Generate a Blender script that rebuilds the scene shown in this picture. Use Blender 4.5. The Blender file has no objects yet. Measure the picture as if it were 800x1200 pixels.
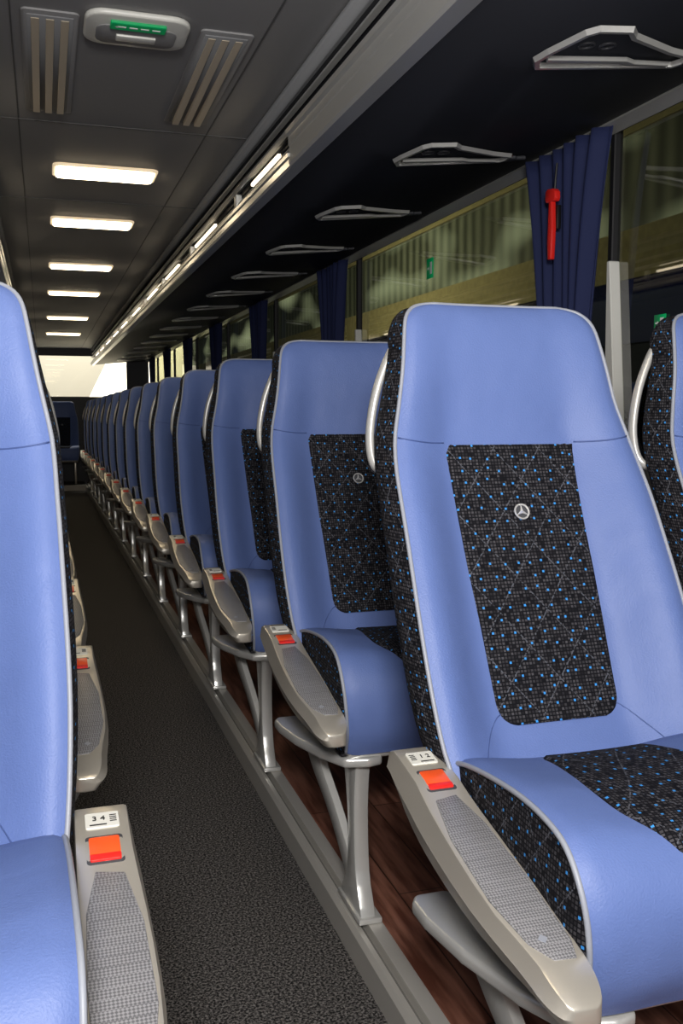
import bpy, bmesh, math, random
from mathutils import Vector, Matrix
random.seed(4)
C = bpy.context.scene.collection
try:
    bpy.context.scene.view_settings.view_transform = 'Standard'
except Exception: pass

# ---------------------------------------------------------------- materials
def new_mat(name):
    m = bpy.data.materials.new(name); m.use_nodes = True
    nt = m.node_tree; b = nt.nodes['Principled BSDF']
    return m, nt, b
def L(nt, a, b): nt.links.new(a, b)
def simple(name, col, rough=.5, metal=0, bump=0, bscale=200, spec=None, coat=0, var=0.0, crease=0):
    m, nt, b = new_mat(name)
    b.inputs['Base Color'].default_value = (*col, 1)
    b.inputs['Roughness'].default_value = rough
    b.inputs['Metallic'].default_value = metal
    if spec is not None: b.inputs['Specular IOR Level'].default_value = spec
    if coat: b.inputs['Coat Weight'].default_value = coat
    tc = nt.nodes.new('ShaderNodeTexCoord')
    if bump:
        n = nt.nodes.new('ShaderNodeTexNoise'); n.inputs['Scale'].default_value = bscale; n.inputs['Detail'].default_value = 3
        L(nt, tc.outputs['Object'], n.inputs['Vector'])
        bp = nt.nodes.new('ShaderNodeBump'); bp.inputs['Strength'].default_value = bump; bp.inputs['Distance'].default_value = .002
        L(nt, n.outputs['Fac'], bp.inputs['Height']); L(nt, bp.outputs['Normal'], b.inputs['Normal'])
        if crease:
            n3 = nt.nodes.new('ShaderNodeTexNoise'); n3.inputs['Scale'].default_value = 9; n3.inputs['Detail'].default_value = 2
            L(nt, tc.outputs['Object'], n3.inputs['Vector'])
            b2 = nt.nodes.new('ShaderNodeBump'); b2.inputs['Strength'].default_value = crease; b2.inputs['Distance'].default_value = .02
            L(nt, n3.outputs['Fac'], b2.inputs['Height']); L(nt, b2.outputs['Normal'], bp.inputs['Normal'])
    if var:
        n2 = nt.nodes.new('ShaderNodeTexNoise'); n2.inputs['Scale'].default_value = 7
        L(nt, tc.outputs['Object'], n2.inputs['Vector'])
        mx = nt.nodes.new('ShaderNodeMix'); mx.data_type = 'RGBA'
        mx.inputs['A'].default_value = (*[c*(1-var) for c in col], 1)
        mx.inputs['B'].default_value = (*[min(1, c*(1+var)) for c in col], 1)
        L(nt, n2.outputs['Fac'], mx.inputs['Factor']); L(nt, mx.outputs['Result'], b.inputs['Base Color'])
    return m
def emis(name, col, s):
    m, nt, b = new_mat(name)
    b.inputs['Base Color'].default_value = (*col, 1)
    b.inputs['Emission Color'].default_value = (*col, 1)
    b.inputs['Emission Strength'].default_value = s
    return m

M_leather = simple('blue_leather', (.108, .165, .395), .50, bump=.35, bscale=380, var=.08, crease=.28, spec=.38)
M_seam = simple('blue_seam', (.050, .085, .24), .6)
M_piping = simple('grey_piping', (.27, .29, .34), .45)
M_silver = simple('silver_plastic', (.60, .565, .50), .30, metal=.6, bump=.05, bscale=900)
M_silver2 = simple('light_silver_plastic', (.66, .66, .64), .28, metal=.5)
M_chrome = simple('bright_silver', (.9, .9, .9), .22, metal=.6)
M_shell = simple('dark_grey_plastic', (.05, .052, .06), .5, bump=.1, bscale=600)
M_black = simple('black_plastic', (.006, .006, .008), .45)
M_rackunder = simple('black_rack_lining', (.004, .005, .009), .6, bump=.1, bscale=300)
M_gloss = simple('glossy_black', (.010, .010, .012), .12)
M_matteblack = simple('matte_black', (.008, .008, .010), .55)
M_rail = simple('pale_metal_rail', (.62, .62, .60), .28, metal=.5)
M_ceil = simple('ceiling_grey', (.245, .245, .25), .6, bump=.08, bscale=300)
M_groove = simple('panel_groove', (.09, .09, .092), .7)
M_white = simple('white_plastic', (.66, .66, .62), .35)
M_lframe = emis('warm_lamp_frame', (.9, .72, .48), .55)
M_cream = simple('cream_lining', (.78, .74, .62), .6)
M_tan = simple('tan_louvre', (.60, .52, .40), .45)
M_button = simple('red_orange_button', (.9, .10, .02), .3)
M_red = simple('red_plastic', (.75, .02, .015), .35)
M_green = emis('green_sign', (.0, .30, .09), .2)
M_text = simple('black_print', (.01, .01, .01), .6)
M_wprint = simple('white_print', (.8, .8, .8), .6)
M_curtain = simple('navy_curtain', (.009, .016, .072), .85, bump=.3, bscale=500)
M_wall = simple('grey_wall_lining', (.20, .205, .215), .7, bump=.1)
M_sill = simple('sill_aluminium', (.66, .64, .60), .30, metal=.45)
M_silldark = simple('sill_groove', (.14, .135, .125), .5)
M_step = simple('step_edge', (.45, .43, .4), .5)
M_light = emis('warm_light_panel', (1.0, .82, .55), 11)
M_glint = emis('warm_glint_strip', (1.0, .84, .60), 3.6)  # glow standing in for ceiling lights reflected along the rack

def fabric(name, cell=.0058, diamond=.085):
    m, nt, b = new_mat(name)
    N = nt.nodes.new
    uv = N('ShaderNodeUVMap')
    v1 = N('ShaderNodeTexVoronoi'); v1.distance = 'CHEBYCHEV'; v1.inputs['Scale'].default_value = 1/cell; v1.inputs['Randomness'].default_value = 0.0
    v1.voronoi_dimensions = '2D'; L(nt, uv.outputs['UV'], v1.inputs['Vector'])
    lt = N('ShaderNodeMath'); lt.operation = 'LESS_THAN'; lt.inputs[1].default_value = .34; L(nt, v1.outputs['Distance'], lt.inputs[0])
    bw = N('ShaderNodeSeparateColor'); L(nt, v1.outputs['Color'], bw.inputs[0])
    mul = N('ShaderNodeMath'); mul.operation = 'MULTIPLY'; L(nt, lt.outputs[0], mul.inputs[0]); L(nt, bw.outputs[0], mul.inputs[1])
    c1 = N('ShaderNodeMix'); c1.data_type = 'RGBA'
    c1.inputs['A'].default_value = (.003, .003, .005, 1); c1.inputs['B'].default_value = (.062, .060, .068, 1)
    L(nt, mul.outputs[0], c1.inputs['Factor'])
    sp = N('ShaderNodeSeparateXYZ'); L(nt, uv.outputs['UV'], sp.inputs[0])
    outs = []
    for sgn in (1, -1):
        m1 = N('ShaderNodeMath'); m1.operation = 'MULTIPLY_ADD'; m1.inputs[1].default_value = sgn*.75
        L(nt, sp.outputs[1], m1.inputs[0]); L(nt, sp.outputs[0], m1.inputs[2])
        d = N('ShaderNodeMath'); d.operation = 'DIVIDE'; d.inputs[1].default_value = diamond; L(nt, m1.outputs[0], d.inputs[0])
        f = N('ShaderNodeMath'); f.operation = 'FRACT'; L(nt, d.outputs[0], f.inputs[0])
        g = N('ShaderNodeMath'); g.operation = 'LESS_THAN'; g.inputs[1].default_value = .03; L(nt, f.outputs[0], g.inputs[0])
        outs.append(g)
    mx = N('ShaderNodeMath'); mx.operation = 'MAXIMUM'; L(nt, outs[0].outputs[0], mx.inputs[0]); L(nt, outs[1].outputs[0], mx.inputs[1])
    ns = N('ShaderNodeTexNoise'); ns.inputs['Scale'].default_value = 260; L(nt, uv.outputs['UV'], ns.inputs['Vector'])
    gt = N('ShaderNodeMath'); gt.operation = 'GREATER_THAN'; gt.inputs[1].default_value = .5; L(nt, ns.outputs['Fac'], gt.inputs[0])
    mm = N('ShaderNodeMath'); mm.operation = 'MULTIPLY'; L(nt, mx.outputs[0], mm.inputs[0]); L(nt, gt.outputs[0], mm.inputs[1])
    c2 = N('ShaderNodeMix'); c2.data_type = 'RGBA'; c2.inputs['B'].default_value = (.085, .09, .11, 1)
    L(nt, c1.outputs['Result'], c2.inputs['A']); L(nt, mm.outputs[0], c2.inputs['Factor'])
    v2 = N('ShaderNodeTexVoronoi'); v2.distance = 'CHEBYCHEV'; v2.voronoi_dimensions = '2D'
    v2.inputs['Scale'].default_value = 1/.0235; v2.inputs['Randomness'].default_value = .5
    L(nt, uv.outputs['UV'], v2.inputs['Vector'])
    l2 = N('ShaderNodeMath'); l2.operation = 'LESS_THAN'; l2.inputs[1].default_value = .078; L(nt, v2.outputs['Distance'], l2.inputs[0])
    c3 = N('ShaderNodeMix'); c3.data_type = 'RGBA'; c3.inputs['B'].default_value = (.04, .25, .66, 1)
    L(nt, c2.outputs['Result'], c3.inputs['A']); L(nt, l2.outputs[0], c3.inputs['Factor'])
    L(nt, c3.outputs['Result'], b.inputs['Base Color'])
    b.inputs['Roughness'].default_value = .85; b.inputs['Specular IOR Level'].default_value = .15
    bp = N('ShaderNodeBump'); bp.inputs['Strength'].default_value = .3; bp.inputs['Distance'].default_value = .001
    L(nt, v1.outputs['Distance'], bp.inputs['Height']); L(nt, bp.outputs['Normal'], b.inputs['Normal'])
    return m
M_fabric = fabric('patterned_fabric')

def weave():
    m, nt, b = new_mat('woven_grey_pad'); N = nt.nodes.new
    tc = N('ShaderNodeTexCoord'); ck = N('ShaderNodeTexChecker'); ck.inputs['Scale'].default_value = 360
    mp = N('ShaderNodeMapping'); mp.inputs['Rotation'].default_value = (0, 0, .785)
    L(nt, tc.outputs['Object'], mp.inputs[0]); L(nt, mp.outputs[0], ck.inputs['Vector'])
    ck.inputs['Color1'].default_value = (.27, .27, .285, 1); ck.inputs['Color2'].default_value = (.11, .11, .12, 1)
    L(nt, ck.outputs['Color'], b.inputs['Base Color']); b.inputs['Roughness'].default_value = .4
    return m
M_weave = weave()

def carpet():
    m, nt, b = new_mat('charcoal_carpet'); N = nt.nodes.new
    tc = N('ShaderNodeTexCoord'); n = N('ShaderNodeTexNoise'); n.inputs['Scale'].default_value = 200; n.inputs['Detail'].default_value = 5; n.inputs['Roughness'].default_value = .65
    L(nt, tc.outputs['Object'], n.inputs['Vector'])
    r = N('ShaderNodeValToRGB'); r.color_ramp.elements[0].position = .44; r.color_ramp.elements[1].position = .68
    r.color_ramp.elements[0].color = (.010, .010, .0105, 1); r.color_ramp.elements[1].color = (.26, .245, .24, 1)
    L(nt, n.outputs['Fac'], r.inputs[0]); L(nt, r.outputs[0], b.inputs['Base Color'])
    b.inputs['Roughness'].default_value = .95; b.inputs['Specular IOR Level'].default_value = .1
    bp = N('ShaderNodeBump'); bp.inputs['Strength'].default_value = .5; bp.inputs['Distance'].default_value = .002
    L(nt, n.outputs['Fac'], bp.inputs['Height']); L(nt, bp.outputs['Normal'], b.inputs['Normal'])
    return m
M_carpet = carpet()

def wood():
    m, nt, b = new_mat('red_wood_floor'); N = nt.nodes.new
    tc = N('ShaderNodeTexCoord'); mp = N('ShaderNodeMapping'); mp.inputs['Scale'].default_value = (22, 2.0, 1)
    L(nt, tc.outputs['Object'], mp.inputs[0])
    n = N('ShaderNodeTexNoise'); n.inputs['Scale'].default_value = 2.5; n.inputs['Detail'].default_value = 6; L(nt, mp.outputs[0], n.inputs['Vector'])
    r = N('ShaderNodeValToRGB'); r.color_ramp.elements[0].position = .35; r.color_ramp.elements[1].position = .7
    r.color_ramp.elements[0].color = (.13, .045, .028, 1); r.color_ramp.elements[1].color = (.42, .19, .13, 1)
    L(nt, n.outputs['Fac'], r.inputs[0])
    mp2 = N('ShaderNodeMapping'); mp2.inputs['Rotation'].default_value = (0, 0, math.pi/2); L(nt, tc.outputs['Object'], mp2.inputs[0])
    br = N('ShaderNodeTexBrick'); br.inputs['Scale'].default_value = 1; br.inputs['Brick Width'].default_value = .9; br.inputs['Row Height'].default_value = .1
    br.inputs['Mortar Size'].default_value = .0015; br.inputs['Color1'].default_value = (1, 1, 1, 1); br.inputs['Color2'].default_value = (.7, .7, .7, 1); br.inputs['Mortar'].default_value = (.1, .1, .1, 1)
    L(nt, mp2.outputs[0], br.inputs['Vector'])
    mx = N('ShaderNodeMix'); mx.data_type = 'RGBA'; mx.blend_type = 'MULTIPLY'; mx.inputs['Factor'].default_value = 1
    L(nt, r.outputs[0], mx.inputs['A']); L(nt, br.outputs['Color'], mx.inputs['B']); L(nt, mx.outputs['Result'], b.inputs['Base Color'])
    b.inputs['Roughness'].default_value = .35
    return m
M_wood = wood()

def glass(name, tint, k0, k1):
    m = bpy.data.materials.new(name); m.use_nodes = True; nt = m.node_tree; nt.nodes.clear(); N = nt.nodes.new
    o = N('ShaderNodeOutputMaterial'); t = N('ShaderNodeBsdfTransparent'); t.inputs[0].default_value = (*tint, 1)
    g = N('ShaderNodeBsdfGlossy'); g.inputs['Roughness'].default_value = .02; g.inputs[0].default_value = (.9, .9, .9, 1)
    f = N('ShaderNodeLayerWeight'); f.inputs['Blend'].default_value = .35
    p = N('ShaderNodeMath'); p.operation = 'POWER'; p.inputs[1].default_value = 3; L(nt, f.outputs['Facing'], p.inputs[0])
    q = N('ShaderNodeMath'); q.operation = 'MULTIPLY_ADD'; q.inputs[1].default_value = k1; q.inputs[2].default_value = k0; L(nt, p.outputs[0], q.inputs[0])
    mx = N('ShaderNodeMixShader')
    L(nt, q.outputs[0], mx.inputs[0]); L(nt, t.outputs[0], mx.inputs[1]); L(nt, g.outputs[0], mx.inputs[2]); L(nt, mx.outputs[0], o.inputs[0])
    return m
M_glass = glass('tinted_glass', (.47, .49, .35), .14, .6)
M_clearglass = glass('clear_glass', (.95, .95, .93), .02, .2)

# ---------------------------------------------------------------- mesh helpers
class MB:
    def __init__(s): s.v = []; s.f = []; s.m = []; s.uv = []
    def add(s, vs, fs, mi=0, uvs=None):
        o = len(s.v); s.v += [tuple(p) for p in vs]; s.f += [tuple(i+o for i in f) for f in fs]; s.m += [mi]*len(fs)
        s.uv += list(uvs) if uvs else [(0, 0)]*len(vs)
        return s
    def mesh(s, name, mats, smooth=True, mirror=False, uv=False, angle=None):
        vs = [(-x, y, z) for x, y, z in s.v] if mirror else s.v
        me = bpy.data.meshes.new(name); me.from_pydata(vs, [], s.f); 
        for m in mats: me.materials.append(m)
        for i, p in enumerate(me.polygons): p.material_index = s.m[i]; p.use_smooth = smooth
        if uv:
            l = me.uv_layers.new(name='UVMap')
            for p in me.polygons:
                for li in p.loop_indices: l.data[li].uv = s.uv[me.loops[li].vertex_index]
        me.validate()
        bm = bmesh.new(); bm.from_mesh(me); bmesh.ops.recalc_face_normals(bm, faces=bm.faces); bm.to_mesh(me); bm.free()
        if angle is not None:
            try: me.set_sharp_from_angle(angle=math.radians(angle))
            except Exception: pass
        return me

def obj(name, me, parent=None, loc=(0, 0, 0), rot=(0, 0, 0), **props):
    o = bpy.data.objects.new(name, me); C.objects.link(o); o.location = loc; o.rotation_euler = rot
    if parent: o.parent = parent
    for k, v in props.items(): o[k] = v
    return o

def grid(nu, nv, fn, uvfn=None, closed=False):
    vs = []; uvs = []
    for j in range(nv):
        for i in range(nu):
            p = fn(i, j); vs.append(p); uvs.append(uvfn(i, j) if uvfn else (0, 0))
    fs = []
    for j in range(nv-1):
        for i in range(nu if closed else nu-1):
            i2 = (i+1) % nu
            fs.append((j*nu+i, j*nu+i2, (j+1)*nu+i2, (j+1)*nu+i))
    return vs, fs, uvs

def tube(pts, r, n=8, caps=True, closed=False, sx=1.0):
    P = [Vector(p) for p in pts]; K = len(P); vs = []; fs = []
    up = Vector((0, 0, 1)); prev = None
    for i, p in enumerate(P):
        if closed: t = (P[(i+1) % K]-P[i-1])
        else: t = (P[min(i+1, K-1)]-P[max(i-1, 0)])
        t.normalize()
        if prev is None:
            a = t.cross(up)
            if a.length < .01: a = t.cross(Vector((1, 0, 0)))
        else:
            a = prev - t*prev.dot(t)
        a.normalize(); prev = a; b = t.cross(a)
        rr = r[i] if isinstance(r, (list, tuple)) else r
        for k in range(n):
            w = 2*math.pi*k/n
            vs.append(p + a*math.cos(w)*rr*sx + b*math.sin(w)*rr)
    for i in range(K if closed else K-1):
        j = (i+1) % K
        for k in range(n):
            k2 = (k+1) % n; fs.append((i*n+k, i*n+k2, j*n+k2, j*n+k))
    if caps and not closed:
        fs.append(tuple(range(n-1, -1, -1))); fs.append(tuple((K-1)*n+k for k in range(n)))
    return vs, fs

def box(x0, x1, y0, y1, z0, z1):
    v = [(x0, y0, z0), (x1, y0, z0), (x1, y1, z0), (x0, y1, z0), (x0, y0, z1), (x1, y0, z1), (x1, y1, z1), (x0, y1, z1)]
    f = [(0, 3, 2, 1), (4, 5, 6, 7), (0, 1, 5, 4), (1, 2, 6, 5), (2, 3, 7, 6), (3, 0, 4, 7)]
    return v, f

def bev(vs, fs, w, seg=3):
    bm = bmesh.new(); V = [bm.verts.new(p) for p in vs]
    for f in fs:
        try: bm.faces.new([V[i] for i in f])
        except ValueError: pass
    bmesh.ops.recalc_face_normals(bm, faces=bm.faces)
    bmesh.ops.bevel(bm, geom=list(bm.edges), offset=w, segments=seg, profile=.5, affect='EDGES', clamp_overlap=True)
    bm.verts.index_update()
    v = [tuple(p.co) for p in bm.verts]; f = [tuple(q.index for q in a.verts) for a in bm.faces]; bm.free()
    return v, f
def rbox(x0, x1, y0, y1, z0, z1, w=.005, seg=2): return bev(*box(x0, x1, y0, y1, z0, z1), w, seg)

def prism_x(prof, x0, x1):
    n = len(prof); v = [(x0, y, z) for y, z in prof]+[(x1, y, z) for y, z in prof]
    f = [tuple(range(n-1, -1, -1)), tuple(range(n, 2*n))]+[(i, (i+1) % n, n+(i+1) % n, n+i) for i in range(n)]
    return v, f
def prism_y(prof, y0, y1):
    n = len(prof); v = [(x, y0, z) for x, z in prof]+[(x, y1, z) for x, z in prof]
    f = [tuple(range(n)), tuple(range(2*n-1, n-1, -1))]+[((i+1) % n, i, n+i, n+(i+1) % n) for i in range(n)]
    return v, f
def prism_z(prof, z0, z1):
    n = len(prof); v = [(x, y, z0) for x, y in prof]+[(x, y, z1) for x, y in prof]
    f = [tuple(range(n-1, -1, -1)), tuple(range(n, 2*n))]+[(i, (i+1) % n, n+(i+1) % n, n+i) for i in range(n)]
    return v, f
def rrect(cx, cy, hx, hy, r, n=5):
    out = []
    for sx, sy, a0 in ((1, 1, 0), (-1, 1, 90), (-1, -1, 180), (1, -1, 270)):
        for k in range(n+1):
            a = math.radians(a0+90*k/n); out.append((cx+sx*(hx-r)+r*math.cos(a), cy+sy*(hy-r)+r*math.sin(a)))
    return out

def interp(tab, x):
    n = len(tab)
    if x <= tab[0][0]: return tab[0][1]
    if x >= tab[-1][0]: return tab[-1][1]
    for i in range(n-1):
        if tab[i][0] <= x <= tab[i+1][0]:
            x0, y0 = tab[i]; x1, y1 = tab[i+1]; h = x1-x0
            m0 = (y1-tab[i-1][1])/(x1-tab[i-1][0]) if i > 0 else (y1-y0)/h
            m1 = (tab[i+2][1]-y0)/(tab[i+2][0]-x0) if i < n-2 else (y1-y0)/h
            t = (x-x0)/h
            return (2*t**3-3*t*t+1)*y0+(t**3-2*t*t+t)*h*m0+(-2*t**3+3*t*t)*y1+(t**3-t*t)*h*m1
def ss(a, b, x):
    t = max(0, min(1, (x-a)/(b-a))); return t*t*(3-2*t)
def spline(pts, n):
    K = len(pts); out = []
    for i in range(n):
        t = i/(n-1)*(K-1); k = min(int(t), K-2); u = t-k
        P = [Vector(pts[max(0, min(K-1, k+d))]) for d in (-1, 0, 1, 2)]
        out.append(.5*((2*P[1])+(P[2]-P[0])*u+(2*P[0]-5*P[1]+4*P[2]-P[3])*u*u+(3*P[1]-P[0]-3*P[2]+P[3])*u**3))
    return out

# ---------------------------------------------------------------- seat shape
HW = [(.46, .210), (.54, .222), (.62, .228), (.70, .230), (.82, .227), (.92, .223), (.98, .215), (1.04, .200), (1.10, .189), (1.15, .181), (1.175, .175), (1.190, .165), (1.200, .149), (1.204, .130)]
BOL = [(.46, .050), (.55, .062), (.7, .066), (.855, .060), (.966, .040), (1.05, .022), (1.15, .012), (1.2, .006)]
YC = [(.46, -.075), (.50, -.045), (.55, -.005), (.70, .065), (.855, .140), (.966, .186), (1.03, .196), (1.09, .201), (1.15, .214), (1.21, .232)]
ZT = 1.204
ADJ = 0.0
def hw(z): return interp(HW, z)-ADJ*(1-ss(.90, 1.05, z))
def yc(z):
    y = interp(YC, z)
    if z > 1.16: k = min(1, (z-1.16)/(ZT-1.16)); y += .020*(1-math.sqrt(max(0, 1-k*k*.97)))
    return y
def FY(x, z):
    h = hw(z); s = min(1, abs(x)/h)
    y = yc(z)-interp(BOL, z)*ss(.46, .92, s)
    k = max(0, (s-.90)/.10); y += .010*(1-math.sqrt(max(0, 1-k*k*.98)))
    return y
def TH(z):
    return interp([(.46, .075), (.6, .090), (.95, .088), (1.15, .065), (ZT, .035)], z)
def flare(z, t):
    a = interp([(.46, .009), (.6, .012), (1.0, .011), (1.12, .008), (1.18, .005), (ZT, .003)], z)
    return a*math.sin(min(1, t*1.5)*math.pi/2)-(.010*max(0, (t-.75)/.25)**2 if z < 1.15 else 0)
zs = [.46+(1.15-.46)*i/34 for i in range(35)]+[1.16, 1.17, 1.178, 1.185, 1.190, 1.195, 1.199, 1.202, 1.204]
US = [-1+2*i/32 for i in range(33)]
US = [math.copysign(abs(u)**.85, u) for u in US]

CP = spline([(a, b, 0) for a, b in [(-.02, .505), (-.08, .533), (-.16, .550), (-.26, .561), (-.335, .559), (-.383, .545), (-.414, .508), (-.425, .46), (-.417, .400), (-.390, .350)]], 46)
def cnorm(j):
    a = CP[max(0, j-1)]; b = CP[min(45, j+1)]; t = (b-a).normalized(); n = Vector((t.y, -t.x, 0))
    return n if (CP[j]+n*.05-Vector((-.2, .3, 0))).length > (CP[j]-n*.05-Vector((-.2, .3, 0))).length else -n
CN = [cnorm(j) for j in range(46)]
def chw(j): return interp([(0, .205), (15, .213), (30, .215), (45, .200)], j)
def CS(x, j, off=0):
    h = chw(j); s = min(1, abs(x)/h); n = CN[j]
    d = .004*ss(.40, .85, s)-.010*(1-s*s)*(1-ss(18, 32, j))
    k = max(0, (s-.88)/.12); d -= .008*(1-math.sqrt(max(0, 1-k*k*.98)))
    bulge = -.012*(1-s*s)*ss(20, 34, j)
    p = CP[j]+n*(d+off)
    return (x, p.x+bulge, p.y)

def star_mesh(mb, cx, y, cz, R, tilt):
    def T(a, b, d):
        return (cx+a, y+b*math.sin(tilt)-d*math.cos(tilt), cz+b*math.cos(tilt)+d*math.sin(tilt))
    pts = [T(R*math.cos(2*math.pi*k/28), R*math.sin(2*math.pi*k/28), .003) for k in range(28)]
    mb.add(*tube(pts, .0016, 6, closed=True), 0)
    v = [T(0, 0, .006)]
    for k in range(6):
        rr = R if k % 2 == 0 else R*.24
        a = math.pi/2+k*math.pi/3; v.append(T(rr*math.cos(a), rr*math.sin(a), .003))
    mb.add(v, [(0, 1+k, 1+(k+1) % 6) for k in range(6)], 0)
    v = [T(0, 0, .0015)]+[T(R*math.cos(2*math.pi*k/28), R*math.sin(2*math.pi*k/28), .0015) for k in range(28)]
    mb.add(v, [(0, 1+k, 1+(k+1) % 28) for k in range(28)], 1)

TL = [(-.490, .425), (-.46, .436), (-.42, .448), (-.28, .478), (-.145, .506), (-.10, .520), (-.02, .534), (.0, .534)]
def tz(y):
    for (a, b), (c, d) in zip(TL, TL[1:]):
        if a <= y <= c: return b+(d-b)*(y-a)/(c-a)
    return .53 if y > 0 else .425

def build_seat_meshes(mir):
    D = []
    def put(name, me, lab=None, tag=''): D.append((name, me, lab, tag))
    mb = MB()
    v, f, u = grid(33, len(zs), lambda i, j: (US[i]*hw(zs[j]), FY(US[i]*hw(zs[j]), zs[j]), zs[j]))
    mb.add(v, f, 0)
    z = ZT
    def cap(i, j):
        h = hw(z)*(1-.04*j); x = US[i]*h; y0 = FY(US[i]*hw(z), z); t = j/4
        return (x, y0+t*(TH(z)), z+.004*math.sin(t*math.pi))
    v, f, u = grid(33, 5, cap); mb.add(v, f, 0)
    def on(pts, off=.0001): return [(x, FY(x, zz)-off, zz) for x, zz in pts]
    for sg in (-1, 1):
        mb.add(*tube(on([(sg*(.122+(hw(.975)-.004-.122)*k/12), .972+.010*(k/12)**2) for k in range(13)]), .0014, 5), 1)
        mb.add(*tube(on([(sg*(.100+.085*k/10), .565-.085*(k/10)**1.3) for k in range(11)]), .0010, 5), 1)
    put('backrest', mb.mesh('backrest', [M_leather, M_seam], mirror=mir))
    mb = MB(); zb, zt, r = .548, .972, .030
    def iw(zz):
        w = .108+(zz-zb)/(zt-zb)*.014
        if zz < zb+r: k = (zb+r-zz)/r; w -= r*(1-math.sqrt(max(0, 1-k*k)))
        return w
    zz_ = [zb+.0001+r*(1-math.cos(k/7*math.pi/2)) for k in range(8)]+[zb+r+(zt-zb-r)*k/24 for k in range(1, 25)]
    NI = 23
    def ip(i, j):
        zz = zz_[j]; x = (-1+2*i/(NI-1))*iw(zz); e = 1 if (i in (0, NI-1) or j in (0, len(zz_)-1)) else 0
        return (x, FY(x, zz)-(.0035 if not e else -.001), zz)
    v, f, u = grid(NI, len(zz_), ip, lambda i, j: ((-1+2*i/(NI-1))*iw(zz_[j])+.5, zz_[j]*1.12)); mb.add(v, f, 0, u)
    put('fabric_insert', mb.mesh('fabric_insert', [M_fabric], mirror=mir, uv=True), 'dark fabric insert with blue dots and diamond stitching')
    for sg in (-1, 1):
        mb = MB()
        def sp(i, j):
            zz = zs[j]; h = hw(zz); y0 = FY(h, zz); t = i/8
            return (sg*(h+flare(zz, t)), y0+t*TH(zz), zz)
        v, f, u = grid(9, len(zs), sp, lambda i, j: (i/8*(TH(zs[j])+.012)+.3, zs[j]*1.15)); mb.add(v, f, 0, u)
        put('side_fabric', mb.mesh('side_fabric', [M_fabric], mirror=mir, uv=True), 'dark patterned fabric side band')
    mb = MB()
    P = [(-hw(z)-.001, FY(hw(z), z)-.001, z) for z in zs]
    P += [(US[i]*hw(ZT), FY(US[i]*hw(ZT), ZT)+.004, ZT+.001) for i in range(2, 31)]
    P += [(hw(z)+.001, FY(hw(z), z)-.001, z) for z in reversed(zs)]
    mb.add(*tube(P, .0034, 8), 0)
    put('backrest_piping', mb.mesh('backrest_piping', [M_piping], mirror=mir), 'grey piping around the backrest edge')
    ce = [(-1*(chw(j)+.001), CS(chw(j), j)[1], CS(chw(j), j)[2]) for j in range(46)]
    for sg in (1, -1):
        mb = MB(); mb.add(*tube([(sg*x, y, z) for x, y, z in ce], .0036, 8), 0)
        put('cushion_piping', mb.mesh('cushion_piping', [M_piping], mirror=mir), 'grey piping along the cushion edge')
    mb = MB()
    def rs(i, j):
        zz = zs[j]; h = hw(zz); s = US[i*2]; y0 = FY(h, zz)+TH(zz)
        return (s*(h+flare(zz, 1)), y0+.018*(1-s**4), zz)
    v, f, u = grid(17, len(zs), rs); mb.add(v, f, 0)
    put('rear_shell', mb.mesh('rear_shell', [M_shell], mirror=mir))
    mb = MB()
    v, f, u = grid(33, 46, lambda i, j: CS(US[i]*chw(j), j)); mb.add(v, f, 0)
    put('seat_cushion', mb.mesh('seat_cushion', [M_leather], mirror=mir))
    mb = MB()
    j0, j1 = 5, 28; JN = j1-j0+1
    def cw(j):
        y = CP[j].x; w = interp([(-.42, .065), (-.39, .092), (-.34, .120), (-.28, .122), (-.20, .108), (-.12, .094), (-.0, .085)], y)
        t = (j-j0)/(j1-j0)
        if t < .12: k = (.12-t)/.12; w -= .025*(1-math.sqrt(max(0, 1-k*k)))
        return w
    def cp(i, j):
        jj = j0+j; e = i in (0, 24) or j in (0, JN-1); x = (-1+i/12)*cw(jj); return CS(x, jj, -.001 if e else .004)
    v, f, u = grid(25, JN, cp, lambda i, j: ((-1+i/12)*cw(j0+j)+.5, (j0+j)*.0135)); mb.add(v, f, 0, u)
    put('cushion_insert', mb.mesh('cushion_insert', [M_fabric], mirror=mir, uv=True), 'dark fabric insert on the cushion')
    for sg in (-1, 1):
        mb = MB()
        def sd(i, j):
            x, y, z = CS(chw(j), j); t = i/6; zb_ = .345; yb = max(-.385, min(.0, y))
            return (sg*(chw(j)+.007*math.sin(t*math.pi)-.006*t), y+(yb-y)*t, z+(zb_-z)*t)
        v, f, u = grid(7, 46, sd, lambda i, j: (sd(i, j)[1]+.7, sd(i, j)[2])); mb.add(v, f, 0, u)
        put('cushion_side', mb.mesh('cushion_side', [M_fabric], mirror=mir, uv=True), 'dark patterned fabric cushion side')
    mb = MB(); mb.add(*bev(*prism_x([(.02, .46), (.02, .36), (-.02, .315), (-.30, .31), (-.385, .335), (-.390, .352), (-.02, .37)], -.195, .195), .006, 2))
    put('seat_pan', mb.mesh('seat_pan', [M_silver2], mirror=mir, angle=40), 'grey plastic tray below the cushion')
    mb = MB(); star_mesh(mb, 0, FY(0, .858)-.0035, .858, .0125, math.atan(.45))
    put('emblem', mb.mesh('emblem', [M_chrome, M_shell], mirror=mir, smooth=False), 'small round silver three-pointed star emblem')
    mb = MB()
    hp = spline([(-.155, .272, 1.150), (-.174, .272, 1.148), (-.196, .268, 1.115), (-.219, .262, 1.060), (-.233, .254, 1.000), (-.237, .240, .955), (-.230, .228, .930), (-.205, .222, .922)], 30)
    mb.add(*tube(hp, .0072, 10, sx=1.3), 0)
    put('grab_handle', mb.mesh('grab_handle', [M_silver2], mirror=mir), 'light silver loop grab handle')
    mb = MB()
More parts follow.
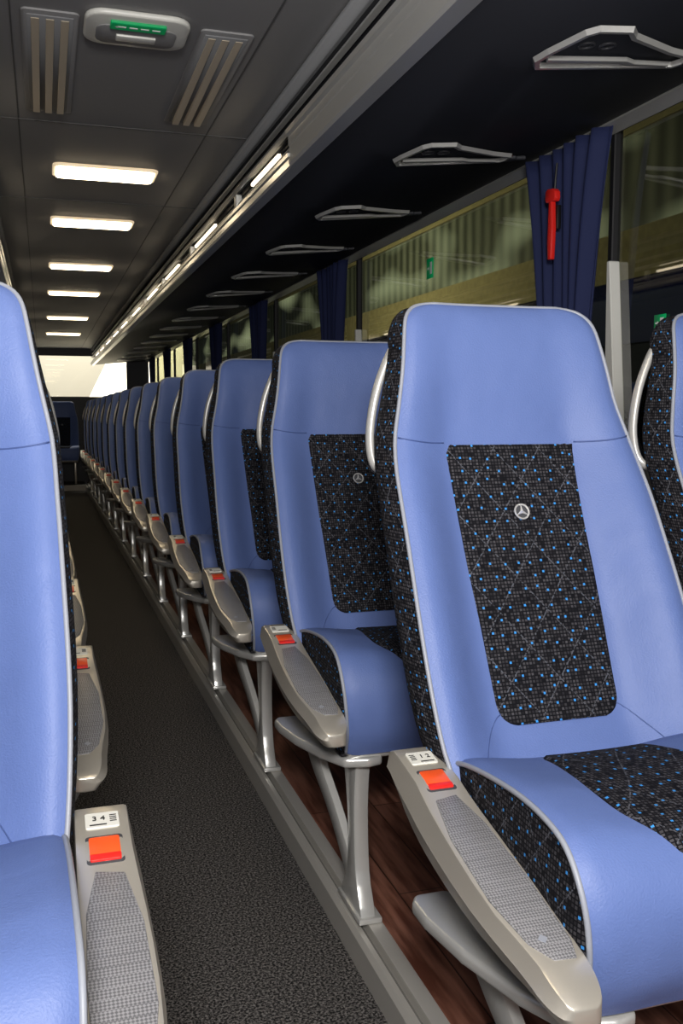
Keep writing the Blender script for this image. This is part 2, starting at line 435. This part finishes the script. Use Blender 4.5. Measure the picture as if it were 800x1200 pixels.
    fl = spline([(-.262, .36, 0), (-.286, .30, 0), (-.308, .22, 0), (-.316, .14, 0), (-.306, .07, 0), (-.280, .03, 0), (-.270, .006, 0)], 15)
    fr_ = spline([(-.402, .006, 0), (-.394, .03, 0), (-.368, .08, 0), (-.358, .15, 0), (-.356, .23, 0), (-.364, .30, 0), (-.380, .36, 0)], 15)
    poly = [(p.x, p.y) for p in fl]+[(p.x, p.y) for p in fr_]
    mb.add(*bev(*prism_x(poly, -.174, -.142), .004, 2))
    AP = spline([(-.156, -.335, .015), (-.162, -.300, .08), (-.176, -.240, .17), (-.192, -.170, .25), (-.198, -.105, .32)], 14)
    sec = []; n = 8
    for i, p in enumerate(AP):
        t = i/13; wy = .028-.006*math.sin(t*math.pi)+.014*t; wx = .011
        for a, b in ((-1, -.8), (-.7, -1), (.7, -1), (1, -.8), (1, .8), (.7, 1), (-.7, 1), (-1, .8)):
            sec.append((p.x+wx*a, p.y+wy*b*.9, p.z-.42*wy*b))
    mb.add(sec, [(i*n+k, i*n+(k+1) % n, (i+1)*n+(k+1) % n, (i+1)*n+k) for i in range(13) for k in range(n)]+[tuple(range(n)), tuple(13*n+k for k in range(n))])
    mb.add(*rbox(-.180, -.130, -.41, -.265, -.002, .010, .003))
    put('leg', mb.mesh('leg', [M_silver2], mirror=mir, angle=32), 'forked cast metal seat leg', 'aisle')
    mb = MB()
    mb.add(*bev(*prism_x([(-.28, .0), (-.20, .0), (-.12, .33), (-.30, .33)], .145, .175), .006, 2))
    put('leg', mb.mesh('leg_inner', [M_silver], mirror=mir, angle=40))
    # armrest loft
    mb = MB()
    BT = [(-.490, .396), (-.46, .394), (-.40, .396), (-.30, .404), (-.2, .414), (-.10, .430), (-.03, .452), (.0, .472)]
    def zbt(y): return interp(BT, y)
    NT = -.428; NL = .050
    ys = [NT-NL*math.sin(q*math.pi/2/8) for q in range(8, 0, -1)]+[NT, -.40, -.35, -.30, -.25, -.20, -.16, -.13, -.10, -.07, -.04, -.015, -.004, .0]
    vs = []
    for y in ys:
        xo = interp([(-.42, -.272), (-.35, -.284), (-.25, -.286), (-.15, -.282), (-.10, -.279), (0, -.279)], y)
        xi = interp([(-.42, -.214), (-.2, -.213), (0, -.215)], y)
        xb = interp([(-.42, -.280), (-.3, -.291), (-.15, -.290), (0, -.283)], y)
        e = 0
        if y > -.015: e = (y+.015)/.015*.006
        zt_ = tz(y)-e; zb = zbt(y)+e*.6
        sect = [(xo+.004, zt_), (xo+.001, zt_-.001), (xo, zt_-.004), (xb+.001, zt_-(zt_-zb)*.40), (xb, zt_-(zt_-zb)*.43), (xb+.001, zt_-(zt_-zb)*.46), (xb+.015, zb+.005), (xb+.018, zb+.001), (xb+.024, zb), (-.240, zb-.001), (xi-.005, zb), (xi-.001, zb+.001), (xi, zb+.005), (xi, (zt_+zb)/2), (xi, zt_-.004), (xi-.001, zt_-.001), (xi-.004, zt_), ((xo+xi)/2, zt_+.0002)]
        if y < NT:
            q = min(1, (NT-y)/NL); s_ = max(.12, math.sqrt(max(0, 1-q*q))**.7)
            cx = -.246; cz = (zt_+zb)/2
            sz = .50+.50*s_
            sect = [(cx+(a-cx)*(.30+.70*s_), cz+(b-cz)*sz) for a, b in sect]
        NS = len(sect); vs += [(a, y, b) for a, b in sect]
    K = len(ys)
    fs = [(i*NS+k, i*NS+(k+1) % NS, (i+1)*NS+(k+1) % NS, (i+1)*NS+k) for i in range(K-1) for k in range(NS)]+[tuple(range(NS)), tuple((K-1)*NS+k for k in range(NS))]
    mb.add(vs, fs)
    put('armrest', mb.mesh('armrest', [M_silver], mirror=mir, angle=36), 'champagne silver moulded armrest shell', 'console')
    def plate(plan, off, thick, mi=0, mbx=None, b=.002):
        v, f = prism_z(plan, 0, 1)
        v = [(x, y, tz(y)+(off if z == 0 else off+thick)) for x, y, z in v]
        mbx.add(*bev(v, f, b, 2), mi)
    mb = MB()
    pad = [(-.266, -.142), (-.234, -.136), (-.221, -.20), (-.217, -.30), (-.219, -.405), (-.226, -.428), (-.252, -.426), (-.269, -.40), (-.281, -.33), (-.279, -.22)]
    plate(pad, -.004, .0062, 0, mb, .0012)
    put('armrest_pad', mb.mesh('armrest_pad', [M_weave], mirror=mir, angle=40), 'grey woven texture armrest pad', 'console')
    for yy in (-.170, -.398):
        mb = MB(); plate([(-.250, yy-.006), (-.244, yy), (-.250, yy+.006), (-.256, yy)], .0019, .0008, 0, mb, .0002)
        put('pad_mark', mb.mesh('pad_mark', [M_piping], mirror=mir, smooth=False), 'small diamond mark on the pad', 'console')
    mb = MB(); plate(rrect(-.247, -.100, .0215, .0245, .005), -.003, .0034, 0, mb, .0006)
    put('button_frame', mb.mesh('button_frame', [M_shell], mirror=mir, angle=40), 'dark recessed button surround', 'console')
    mb = MB(); plate(rrect(-.247, -.095, .0175, .0160, .003), -.001, .0022, 0, mb, .0006)
    plate(rrect(-.247, -.1155, .0175, .0046, .002), -.001, .0036, 1, mb, .001)
    put('release_button', mb.mesh('release_button', [M_button, M_red], mirror=mir, angle=40), 'orange-red seat release button', 'console')
    mb = MB(); plate(rrect(-.247, -.046, .020, .015, .003), -.001, .003, 0, mb, .001)
    for b in (-.005, -.001, .003, .007):
        plate([(-.264, -.046+b-.0007), (-.256, -.046+b-.0007), (-.256, -.046+b+.0007), (-.264, -.046+b+.0007)], .002, .0006, 1, mb, .0001)
    plate([(-.252, -.0575), (-.232, -.0575), (-.232, -.0555), (-.252, -.0555)], .002, .0006, 1, mb, .0001)
    put('number_plate', mb.mesh('number_plate', [M_white, M_text], mirror=mir, smooth=False), 'white seat number plate with black print', 'console')
    mb = MB()
    plan = [(-.250, -.030), (-.262, -.050), (-.264, -.10), (-.254, -.20), (-.230, -.31), (-.200, -.385), (-.15, -.40), (-.12, -.39), (-.12, -.20), (-.20, -.03)]
    v, f = prism_z(plan, 0, 1)
    v = [(x, y, (.296 if z == 0 else .317)+(-y)*.06) for x, y, z in v]
    mb.add(*bev(v, f, .007, 3))
    put('slide_bracket', mb.mesh('slide_bracket', [M_silver2], mirror=mir, angle=60), 'curved light grey slide bracket', 'console')
    return D
DR = build_seat_meshes(False)
ADJ = .010
DL = build_seat_meshes(True)
ADJ = 0

def text_mesh(s, size, mat):
    cu = bpy.data.curves.new('t', 'FONT'); cu.body = s; cu.size = size; cu.align_x = 'CENTER'; cu.align_y = 'CENTER'; cu.extrude = .0003
    o = bpy.data.objects.new('t', cu); C.objects.link(o)
    dg = bpy.context.evaluated_depsgraph_get(); me = bpy.data.meshes.new_from_object(o.evaluated_get(dg))
    bpy.data.objects.remove(o); me.materials.clear(); me.materials.append(mat); return me

PZ = .08
def seat(x, y, D, console=True, handle=True, label='', nums=None, mir=False):
    e = bpy.data.objects.new('coach_seat', None); e.empty_display_size = .1; C.objects.link(e); e.location = (x, y, PZ)
    e['label'] = label; e['category'] = 'seat'; e['group'] = 'blue coach seats in rows'
    for k, me, lb, tag in D:
        if not console and tag == 'console': continue
        if not handle and k == 'grab_handle': continue
        dx = 0
        if mir and tag == 'console': dx = .006
        if not mir and tag == 'console': dx = -.004
        if console and k == 'grab_handle': dx = -.008 if mir else .008
        o = obj(k, me, e, loc=(dx, 0, 0))
        if lb: o['label'] = lb
    if nums:
        t = text_mesh(nums, .0125, M_text)
        o = obj('seat_number', t, e, loc=((.249 if mir else -.246), -.045, tz(-.046)+.0032), rot=(.17, 0, 0)); o['label'] = 'black seat numbers'
    return e

ROWS = 15; S = .85; XC = .752; XW = 1.275; XL = -.200
for r in range(ROWS):
    y = 1.25+S*r
    lb = 'blue leather coach seat with dark dotted fabric insert beside the aisle'
    if r == 0: lb = 'blue leather coach seat with silver armrest, red button, star emblem'
    seat(XC, y, DR, label=lb, nums='1 2' if r == 0 else None)
    seat(XW, y, DR, console=False, label='blue leather coach seat with dark insert beside the window')
    seat(XL, y-.075, DL, handle=(r > 0), label='blue leather coach seat across the aisle with woven silver armrest', nums='3 4' if r == 0 else None, mir=True)
seat(.272, 14.50, DR, console=False, handle=False, label='blue leather coach seat closing the end of the aisle')

# ---------------------------------------------------------------- setting
def sobj(name, mb, mats, label, smooth=False, angle=30, **kw):
    o = obj(name, mb.mesh(name, mats, smooth=smooth, angle=angle), **kw); o['kind'] = 'structure'; o['label'] = label; return o
Y0, Y1 = -1.2, 14.9
AC = .2675; WX = 1.585
RX = .5627; LX = 2*AC-RX; WL = 2*AC-WX
mb = MB(); mb.add(*box(LX-.01, RX+.01, Y0, Y1, -.05, 0)); sobj('floor', mb, [M_carpet], 'charcoal speckled aisle carpet')
mb = MB(); mb.add(*box(RX+.055, WX, Y0, Y1, -.05, PZ-.01)); sobj('floor_platform', mb, [M_wood], 'reddish wood plank platform floor')
mb = MB(); mb.add(*box(WL, LX-.055, Y0, Y1, -.05, PZ-.01)); sobj('floor_platform', mb, [M_wood], 'reddish wood plank platform floor')
def sill(s):
    mb = MB()
    P = [(0, -.04), (0, .058), (.008, .068), (.018, .068), (.020, .056), (.028, .056), (.030, PZ-.003), (.060, PZ-.003), (.066, PZ-.012), (.066, -.04)]
    pr = [((RX+a) if s > 0 else (LX-a), b) for a, b in P]
    v, f = prism_y(pr, Y0, Y1-.5); mb.add(v, f, 0)
    a, b = (.0195, .0285)
    xs = sorted(((RX+a) if s > 0 else (LX-a), (RX+b) if s > 0 else (LX-b)))
    mb.add(*box(xs[0], xs[1], Y0, Y1-.5, .050, .0570), 1)
    return mb
sobj('trim_1', sill(1), [M_sill, M_silldark], 'stepped aluminium sill along the aisle carpet')
sobj('trim_2', sill(-1), [M_sill, M_silldark], 'stepped aluminium sill along the aisle carpet')
mb = MB(); mb.add(*box(LX, RX, 13.98, 14.02, 0, .079)); mb.add(*box(LX, RX, 14.02, Y1-.05, 0, .078), 1); sobj('trim_3', mb, [M_step, M_carpet], 'pale step edge at the rear of the aisle')
mb = MB(); mb.add(*box(WL, WX, Y0, Y1, 2.08, 2.12), 0)
sobj('ceiling', mb, [M_ceil], 'grey moulded ceiling panels')
k = 4
def groove(x0, x1, y0, y1, lab='dark panel joint in the ceiling'):
    global k
    mb = MB(); mb.add(*box(x0, x1, y0, y1, 2.0775, 2.0805)); sobj('trim_%d' % k, mb, [M_groove], lab); k += 1
groove(.579, .583, 1.5, Y1-.1); groove(-.048, -.044, 1.5, Y1-.1)
for yy in (3.42, 4.62): groove(-.20, .735, yy, yy+.005)

LYS = [(-.6), (.9), 4.05, 5.1, 6.6, 8.05, 10.1, 12.1]
fr = MB(); fr.add(*bev(*prism_z(rrect(0, 0, .205, .105, .03), -.010, 0), .004, 2)); fme = fr.mesh('light_frame', [M_lframe], angle=30)
pn = MB(); pn.add(*bev(*prism_z(rrect(0, 0, .192, .086, .022), -.018, -.008), .004, 2)); pme = pn.mesh('light_panel', [M_light], angle=30)
for yy in LYS:
    e = obj('ceiling_light', None, loc=(AC+.005, yy, 2.0795)); e['label'] = 'warm white rectangular ceiling light panel, switched on'; e['category'] = 'light'; e['group'] = 'aisle ceiling lights'
    obj('light_frame', fme, e); obj('light_panel', pme, e)

vf = MB()
vf.add(*bev(*prism_z(rrect(0, 0, .070, .40, .015), -.006, 0), .002, 2), 0)
vfm = vf.mesh('vent_frame', [M_ceil], angle=30)
vs_ = MB()
for i in range(3):
    x = -.036+.036*i
    vs_.add(*bev(*prism_x([(-.36, -.008), (.36, -.008), (.36, -.022), (.30, -.022), (-.36, -.010)], x-.010, x+.010), .0012, 1), 0)
vsm = vs_.mesh('vent_slats', [M_tan], angle=30)
vd = MB(); vd.add(*rbox(-.056, .056, -.375, .375, -.0085, -.005, .001, 1), 0); vdm = vd.mesh('vent_recess', [M_wall])
for x in (.048, .487):
    e = obj('ceiling_vent', None, loc=(x, 2.90, 2.0795)); e['label'] = 'long louvred air vent with tan slats set in the ceiling'; e['category'] = 'vent'; e['group'] = 'ceiling air vents'
    obj('vent_frame', vfm, e); obj('vent_slats', vsm, e); obj('vent_recess', vdm, e)

e = obj('emergency_sign', None, loc=(.258, 2.545, 2.0795)); e['label'] = 'rounded white ceiling unit with green emergency sign'; e['category'] = 'sign'
mb = MB(); mb.add(*bev(*prism_z(rrect(0, 0, .130, .100, .05), -.016, 0), .007, 3)); obj('housing', mb.mesh('housing', [M_white], angle=40), e)
mb = MB(); mb.add(*bev(*prism_z(rrect(0, .020, .100, .058, .03), -.0185, -.014), .002, 2)); obj('recess', mb.mesh('recess', [M_ceil], angle=40), e)
mb = MB(); mb.add(*rbox(-.068, .068, -.070, -.030, -.024, -.015, .002, 1)); o = obj('sign_face', mb.mesh('sign_face', [M_green], angle=40), e)
mb = MB()
for a, b in ((-.05, -.03), (-.022, -.002), (.006, .026), (.034, .054)): mb.add(*box(a, b, -.053, -.047, -.0250, -.0238))
mb.add([(-.058, -.050, -.0248), (-.050, -.058, -.0248), (-.050, -.042, -.0248)], [(0, 1, 2)])
obj('sign_print', mb.mesh('sign_print', [M_wprint], smooth=False), e)
mb = MB(); mb.add(*rbox(-.05, .05, .01, .045, -.024, -.016, .003, 2)); obj('handle', mb.mesh('handle', [M_white], angle=40), e)

RU0 = (.735, 1.835); RU1 = (WX-.02, 1.917); SL = (RU1[1]-RU0[1])/(RU1[0]-RU0[0])
def rack(s):
    X = (lambda a: a) if s > 0 else (lambda a: 2*AC-a+.022)
    e = obj('luggage_rack', None, loc=(0, 0, 0)); e['category'] = 'luggage rack'
    e['label'] = 'long black overhead luggage rack with pale grey front rail' 
    def P(pr, y0=Y0+.1, y1=Y1-.05): return prism_y([(X(a), b) for a, b in pr], y0, y1)
    mb = MB(); mb.add(*P([RU0, RU1, (RU1[0], RU1[1]+.025), (.735, 1.87)])); obj('underside', mb.mesh('u', [M_rackunder]), e)
    mb = MB(); mb.add(*P([(.716, 1.836), (.722, 1.828), (.765, 1.828), (.765, 1.842), (.745, 1.848), (.745, 1.928), (.704, 1.928), (.706, 1.916), (.715, 1.910), (.715, 1.888), (.718, 1.884)], Y0+.1, 2.78))
    mb.add(*P([(.722, 1.834), (.727, 1.828), (.765, 1.828), (.765, 1.842), (.745, 1.848), (.745, 1.866), (.712, 1.866), (.714, 1.856), (.720, 1.852)], 2.78, Y1-.05))
    obj('front_rail', mb.mesh('r', [M_rail], smooth=False), e)
    mb = MB(); mb.add(*P([(.747, 1.86), (.765, 1.86), (.79, 2.075), (.765, 2.075), (.750, 1.96)])); obj('door_panel', mb.mesh('d', [M_gloss]), e)
    mb = MB(); mb.add(*P([(.726, 1.946), (.736, 1.940), (.748, 1.944), (.748, 1.960), (.736, 1.964)])); obj('slim_rail', mb.mesh('sl', [M_rail], smooth=True, angle=40), e)
    mb = MB(); mb.add(*P([(.728, 1.888), (.738, 1.882), (.748, 1.884), (.748, 1.898), (.734, 1.898)], 2.78)); obj('inner_rail', mb.mesh('il', [M_rail], smooth=True, angle=40), e)
    mb = MB(); mb.add(*P([(.735, 1.998), (.748, 1.994), (.752, 2.006), (.738, 2.008)])); obj('upper_rail', mb.mesh('ul', [M_rail], smooth=True, angle=40), e)
    mb = MB(); mb.add(*P([(.725, 2.055), (.748, 2.048), (.765, 2.055), (.765, 2.075), (.725, 2.075)])); obj('top_channel', mb.mesh('tc', [M_wall]), e)
    for i in range(10):
        y = 3.0+1.13*i+.03*(i % 3)
        mb = MB(); mb.add(*rbox(min(X(.736), X(.748)), max(X(.736), X(.748)), y, y+(.55 if i else .4), 1.910, 1.922, .002, 1)); obj('glint_strip', mb.mesh('glint_strip', [M_glint], angle=40), e)  # glowing dashes imitate reflected ceiling lights, the rack has no lamps here
        mb = MB(); mb.add(*rbox(min(X(.724), X(.749)), max(X(.724), X(.749)), y+.62, y+.65, 1.878, 1.930, .003, 1)); obj('rail_joint', mb.mesh('rj', [M_silver2], angle=40), e)
    return e
rack(1); rack(-1)
mb = MB(); mb.add(*prism_y([(WX-.050, 1.908), (WX-.002, 1.896), (WX-.002, 1.95), (WX-.04, 1.95)], Y0, Y1)); sobj('trim_%d' % k, mb, [M_rail], 'pale strip where window wall meets the rack'); k += 1

# service units: angular flat silver frames with dark recessed centre and a stepped side arm
def inset(poly, d):
    n = len(poly); out = []
    cx = sum(p[0] for p in poly)/n; cy = sum(p[1] for p in poly)/n
    for i in range(n):
        a = Vector((*poly[i-1], 0)); b = Vector((*poly[i], 0)); c = Vector((*poly[(i+1) % n], 0))
        e1 = (b-a).normalized(); e2 = (c-b).normalized()
        n1 = Vector((-e1.y, e1.x, 0)); n2 = Vector((-e2.y, e2.x, 0))
        if n1.dot(Vector((cx, cy, 0))-b) < 0: n1 = -n1
        if n2.dot(Vector((cx, cy, 0))-b) < 0: n2 = -n2
        m = (n1+n2).normalized(); out.append(tuple((b+m*d/max(.5, m.dot(n1))).xy))
    return out
def ring(poly, wd, z0, z1, name, mat):
    fm = MB(); n = len(poly)
    loops = [[(x, y, z0) for x, y in poly], [(x, y, z1) for x, y in inset(poly, .004)], [(x, y, z1) for x, y in inset(poly, wd-.003)], [(x, y, z0) for x, y in inset(poly, wd)]]
    fs = []
    for a in range(3):
        for i in range(n): j = (i+1) % n; fs.append((a*n+i, a*n+j, (a+1)*n+j, (a+1)*n+i))
    for i in range(n): j = (i+1) % n; fs.append((3*n+i, 3*n+j, j, i))
    fm.add(sum(loops, []), fs); return fm.mesh(name, [mat], smooth=False)
outer = [(-.192, .040), (-.186, -.010), (-.160, -.115), (-.140, -.138), (-.060, -.138), (-.030, -.105), (.110, -.030), (.188, .000), (.198, .040), (.180, .072), (-.165, .088)]
fmm = ring(outer, .017, -.003, -.014, 'loop_frame', M_silver2)
mb = MB(); mb.add(*bev(*prism_z([(-.168, .018), (-.164, .034), (.02, .036), (.045, .050), (.150, .056), (.155, .044), (.060, .036), (.03, .020)], -.016, -.006), .0015, 1)); bme = mb.mesh('cross_bar', [M_silver2], angle=30)
mb = MB(); mb.add(*bev(*prism_z([(.185, .022), (.180, .060), (.210, .060), (.216, .050), (.250, .046), (.250, .026), (.216, .028), (.212, .020)], -.014, -.003), .003, 1)); ame = mb.mesh('side_arm', [M_shell], angle=30)
def nozz(cx):
    nm = MB(); pts = [(cx+.016*math.cos(t*math.pi/8), -.040+.016*math.sin(t*math.pi/8), -.006) for t in range(16)]
    nm.add(*tube(pts, .003, 6, closed=True)); return nm.mesh('air_nozzle', [M_shell])
nmm = [nozz(c) for c in (-.11, -.06)]
for i in range(15):
    y = 1.84+S*i; x = 1.215
    e = obj('service_unit', None, loc=(x, y, RU0[1]+(x-.735)*SL-.001), rot=(0, -math.atan(SL), 0))
    e['label'] = 'open angular silver handle frame under the black luggage rack'; e['category'] = 'overhead handle'; e['group'] = 'overhead passenger service units'
    obj('loop_frame', fmm, e); obj('cross_bar', bme, e); obj('side_arm', ame, e)
    for q in nmm: obj('air_nozzle', q, e)

mb = MB(); mb.add(*box(WX, WX+.05, Y0, Y1, -.05, .95)); mb.add(*box(WX, WX+.05, Y0, Y1, 1.92, 2.12)); sobj('wall_right', mb, [M_wall], 'grey side wall below and above the windows')
mb = MB(); mb.add(*box(WL-.05, WL, Y0, Y1, -.05, 2.12)); sobj('wall_left', mb, [M_wall], 'grey side wall lining')
PY = [.35, 2.43, 4.75, 6.6, 8.4, 10.2, 12.0, 13.8]
for i, p in enumerate(PY):
    mb = MB(); mb.add(*rbox(WX+.002, WX+.030, p-.012, p+.012, .94, 1.93, .003, 1), 0)
    mb.add(*bev(*prism_x([(p-.085, .94), (p-.018, .94), (p-.006, 1.54), (p-.022, 1.54)], WX-.012, WX+.024), .003, 1), 1); sobj('trim_%d' % k, mb, [M_matteblack, M_white], 'dark window pillar with slanted pale lower cover'); k += 1
ed = [Y0]+PY+[Y1]
for i in range(len(ed)-1):
    mb = MB(); a = ed[i]+(.012 if i else 0); b = ed[i+1]-.012; x = WX+.02
    mb.add([(x, a, .95), (x, b, .95), (x, b, 1.92), (x, a, 1.92)], [(0, 1, 2, 3)]); sobj('window_%d' % (i+1), mb, [M_glass], 'tinted side window pane')
mb = MB()
mb.add(*box(WL, WX, Y1, Y1+.05, -.05, 1.36)); mb.add(*box(WL, WX, Y1, Y1+.05, 1.97, 2.12)); mb.add(*box(WL, -.68, Y1, Y1+.05, 1.36, 1.97)); mb.add(*box(1.25, WX, Y1, Y1+.05, 1.36, 1.97))
sobj('wall_back', mb, [M_shell], 'dark rear wall around the rear window')
mb = MB(); mb.add([(-.68, Y1+.02, 1.36), (1.25, Y1+.02, 1.36), (1.25, Y1+.02, 1.97), (-.68, Y1+.02, 1.97)], [(0, 1, 2, 3)])
sobj('window_20', mb, [M_clearglass], 'rear window pane')

def curtain(yc_, w, lab):
    mb = MB(); NU, NV = 70, 16
    def fn(i, j):
        t = i/(NU-1); v = j/(NV-1); z = 1.14+.765*v
        ww = w*(.50+.40*v+.18*v**4); y = yc_+(t-.5)*ww-.02*(1-v)
        x = WX-.055+.020*math.sin(t*math.pi*2*6+v*1.0)*(.7+.3*v)+.006*math.sin(t*29+v*3)
        return (x, y, z)
    v, f, u = grid(NU, NV, fn); mb.add(v, f)
    me = mb.mesh('curtain', [M_curtain]); o = obj('curtain', me)
    md = o.modifiers.new('s', 'SOLIDIFY'); md.thickness = .003
    o['label'] = lab; o['category'] = 'curtain'; o['group'] = 'navy window curtains'
curtain(2.60, .42, 'navy blue pleated curtain gathered behind a red hammer')
for y in (5.02, 6.87, 8.65, 10.4, 12.2, 13.9): curtain(y, .44, 'navy blue pleated curtain gathered at a window pillar')

e = obj('emergency_hammer', None, loc=(1.484, 2.585, 1.675)); e['label'] = 'red emergency hammer hanging in front of navy curtain'; e['category'] = 'hammer'
mb = MB(); mb.add(*bev(*prism_x([(-.009, -.11), (.008, -.11), (.013, -.06), (.011, -.02), (.010, .03), (.008, .07), (-.008, .07), (-.010, .03), (-.014, -.02), (-.012, -.06)], -.008, .008), .003, 2)); obj('handle', mb.mesh('h', [M_red], angle=40), e)
mb = MB(); mb.add(*bev(*prism_x([(-.032, .068), (-.026, .058), (.020, .060), (.026, .068), (.026, .092), (.016, .100), (-.018, .096), (-.030, .086)], -.010, .010), .003, 2)); obj('hammer_head', mb.mesh('hh', [M_red], angle=40), e)
mb = MB(); mb.add(*rbox(.008, .022, -.018, .018, -.02, .05, .002, 2)); mb.add(*tube([(.008, 0, .05), (.008, 0, .09), (.010, .0, .13), (.014, 0, .175)], .0035, 6)); obj('holder', mb.mesh('ho', [M_black], angle=30), e)

def sticker(y, z, w, h):
    e = obj('exit_sticker', None, loc=(WX+.014, y, z)); e['label'] = 'small green emergency exit sticker on window glass'; e['category'] = 'sticker'
    mb = MB(); mb.add(*box(0, .002, -w/2, w/2, -h/2, h/2)); obj('sticker_face', mb.mesh('sf', [M_green]), e)
    mb = MB()
    mb.add(*box(-.0012, -.0004, -w*.34, -w*.05, -h*.3, h*.3)); mb.add(*box(-.0012, -.0004, w*.12, w*.36, -h*.05, h*.05)); mb.add([(-.001, w*.05, 0), (-.001, w*.18, h*.14), (-.001, w*.18, -h*.14)], [(0, 1, 2)])
    obj('sticker_print', mb.mesh('sp', [M_wprint], smooth=False), e)
sticker(3.80, 1.72, .07, .085); sticker(2.20, 1.345, .05, .045)

# ---------------------------------------------------------------- outside hall
def corr():
    m, nt, b = new_mat('corrugated_hall_cladding'); N = nt.nodes.new
    tc = N('ShaderNodeTexCoord'); w = N('ShaderNodeTexWave'); w.bands_direction = 'Y'; w.inputs['Scale'].default_value = .8; w.inputs['Distortion'].default_value = 1.5; w.inputs['Detail Scale'].default_value = .5
    L(nt, tc.outputs['Object'], w.inputs['Vector'])
    n = N('ShaderNodeTexNoise'); n.inputs['Scale'].default_value = .7; n.inputs['Detail'].default_value = 2; L(nt, tc.outputs['Object'], n.inputs['Vector'])
    mu = N('ShaderNodeMath'); mu.operation = 'MULTIPLY'; L(nt, w.outputs['Fac'], mu.inputs[0]); L(nt, n.outputs['Fac'], mu.inputs[1])
    r = N('ShaderNodeValToRGB'); r.color_ramp.elements[0].color = (.07, .08, .055, 1); r.color_ramp.elements[1].color = (.38, .41, .31, 1)
    L(nt, mu.outputs[0], r.inputs[0]); L(nt, r.outputs[0], b.inputs['Base Color']); b.inputs['Roughness'].default_value = .6
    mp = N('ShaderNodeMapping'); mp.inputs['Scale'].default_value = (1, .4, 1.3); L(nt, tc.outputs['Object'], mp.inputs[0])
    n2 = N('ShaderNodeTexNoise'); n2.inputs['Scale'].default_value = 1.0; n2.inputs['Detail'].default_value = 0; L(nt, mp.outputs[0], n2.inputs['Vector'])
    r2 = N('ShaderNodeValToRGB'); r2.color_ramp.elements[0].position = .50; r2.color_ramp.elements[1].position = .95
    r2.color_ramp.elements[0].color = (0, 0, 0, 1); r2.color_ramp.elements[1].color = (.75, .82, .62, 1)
    L(nt, n2.outputs['Fac'], r2.inputs[0]); L(nt, r2.outputs[0], b.inputs['Emission Color']); b.inputs['Emission Strength'].default_value = .8  # glowing blotches stand for blurred reflections, painted into the cladding
    return m
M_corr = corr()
M_beige = simple('beige_hall_wall', (.42, .36, .18), .8, var=.4)
M_navy = simple('navy_coach_paint', (.01, .02, .14), .15, coat=.5)
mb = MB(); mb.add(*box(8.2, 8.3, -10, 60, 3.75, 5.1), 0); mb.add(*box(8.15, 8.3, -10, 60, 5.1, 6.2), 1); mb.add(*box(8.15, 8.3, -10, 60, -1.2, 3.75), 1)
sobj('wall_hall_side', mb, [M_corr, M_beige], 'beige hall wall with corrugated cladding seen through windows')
mb = MB(); mb.add(*box(1.7, 8.2, -10, 60, 6.2, 6.3)); sobj('ceiling_hall', mb, [M_shell], 'dark hall roof outside the coach')
mb = MB(); mb.add(*box(-6, 8.2, -10, 60, -1.3, -1.2)); sobj('floor_hall', mb, [M_wall], 'grey hall floor outside the coach')
e = obj('parked_coach', None, loc=(4.4, 10, -1.2)); e['label'] = 'dark navy coach parked alongside in the hall'; e['category'] = 'coach'
mb = MB(); mb.add(*bev(*prism_y([(0, .35), (0, 3.2), (.15, 3.4), (2.3, 3.4), (2.45, 3.2), (2.45, .35)], -5.5, 8.5), .08, 3)); obj('body', mb.mesh('b', [M_navy], angle=40), e)
mb = MB(); mb.add(*rbox(-.02, .05, -5.2, 8.2, 1.75, 2.85, .02, 1)); obj('side_windows', mb.mesh('w', [M_gloss]), e)
for y in (-3.6, 5.4, 6.8):
    mb = MB()
    mb.add(*tube([(-.01, y, .5), (.05, y, .5), (.30, y, .5)], [.44, .5, .5], 28)); obj('wheel', mb.mesh('wh', [M_black], angle=30), e)
mb = MB(); mb.add(*box(-6, 3.0, 20, 20.1, -1.2, 6.2)); sobj('wall_hall_rear', mb, [M_cream], 'cream hall wall behind rear window')

# ---------------------------------------------------------------- lights
def area(name, loc, target, sx, sy, e, col=(1, 1, 1)):
    l = bpy.data.lights.new(name, 'AREA'); l.shape = 'RECTANGLE'; l.size = sx; l.size_y = sy; l.energy = e; l.color = col
    o = bpy.data.objects.new(name, l); C.objects.link(o); o.location = loc
    o.rotation_euler = (Vector(target)-Vector(loc)).to_track_quat('-Z', 'Y').to_euler(); return o
area('flash_softbox', (-.12, -.45, 1.62), (.6, 3.0, .85), .35, .25, 44, (1, .97, .94))
area('ceiling_fill', (.27, -.2, 1.35), (.3, 2.2, 2.4), .6, .6, 17, (1, .96, .92))  # added fill light aimed up to brighten the ceiling
area('hall_lamp', (3.2, 20, 6.0), (8.2, 22, 3.5), 2, 36, 1900, (1, .93, .78))
area('hall_rear_lamp', (.5, 17.3, 5.5), (.5, 20, 2.2), 4, 1, 420, (1, .95, .85))
w = bpy.data.worlds.new('w'); bpy.context.scene.world = w; w.use_nodes = True
w.node_tree.nodes['Background'].inputs[0].default_value = (.8, .85, .95, 1); w.node_tree.nodes['Background'].inputs[1].default_value = .2

# ---------------------------------------------------------------- camera
f = 1100.0; ph = math.atan(115/f); th = math.atan(350*math.cos(ph)/f)
F = Vector((math.sin(th)*math.cos(ph), math.cos(th)*math.cos(ph), -math.sin(ph)))
R = Vector((math.cos(th), -math.sin(th), 0)); U = R.cross(F)
cam = bpy.data.cameras.new('camera'); co = bpy.data.objects.new('camera', cam); C.objects.link(co)
cam.sensor_fit = 'VERTICAL'; cam.sensor_height = 36; cam.sensor_width = 24; cam.lens = 36*f/1200; cam.clip_start = .05
m = Matrix((R, U, -F)).transposed().to_4x4(); m.translation = Vector((0, 0, 1.10)); co.matrix_world = m
bpy.context.scene.camera = co
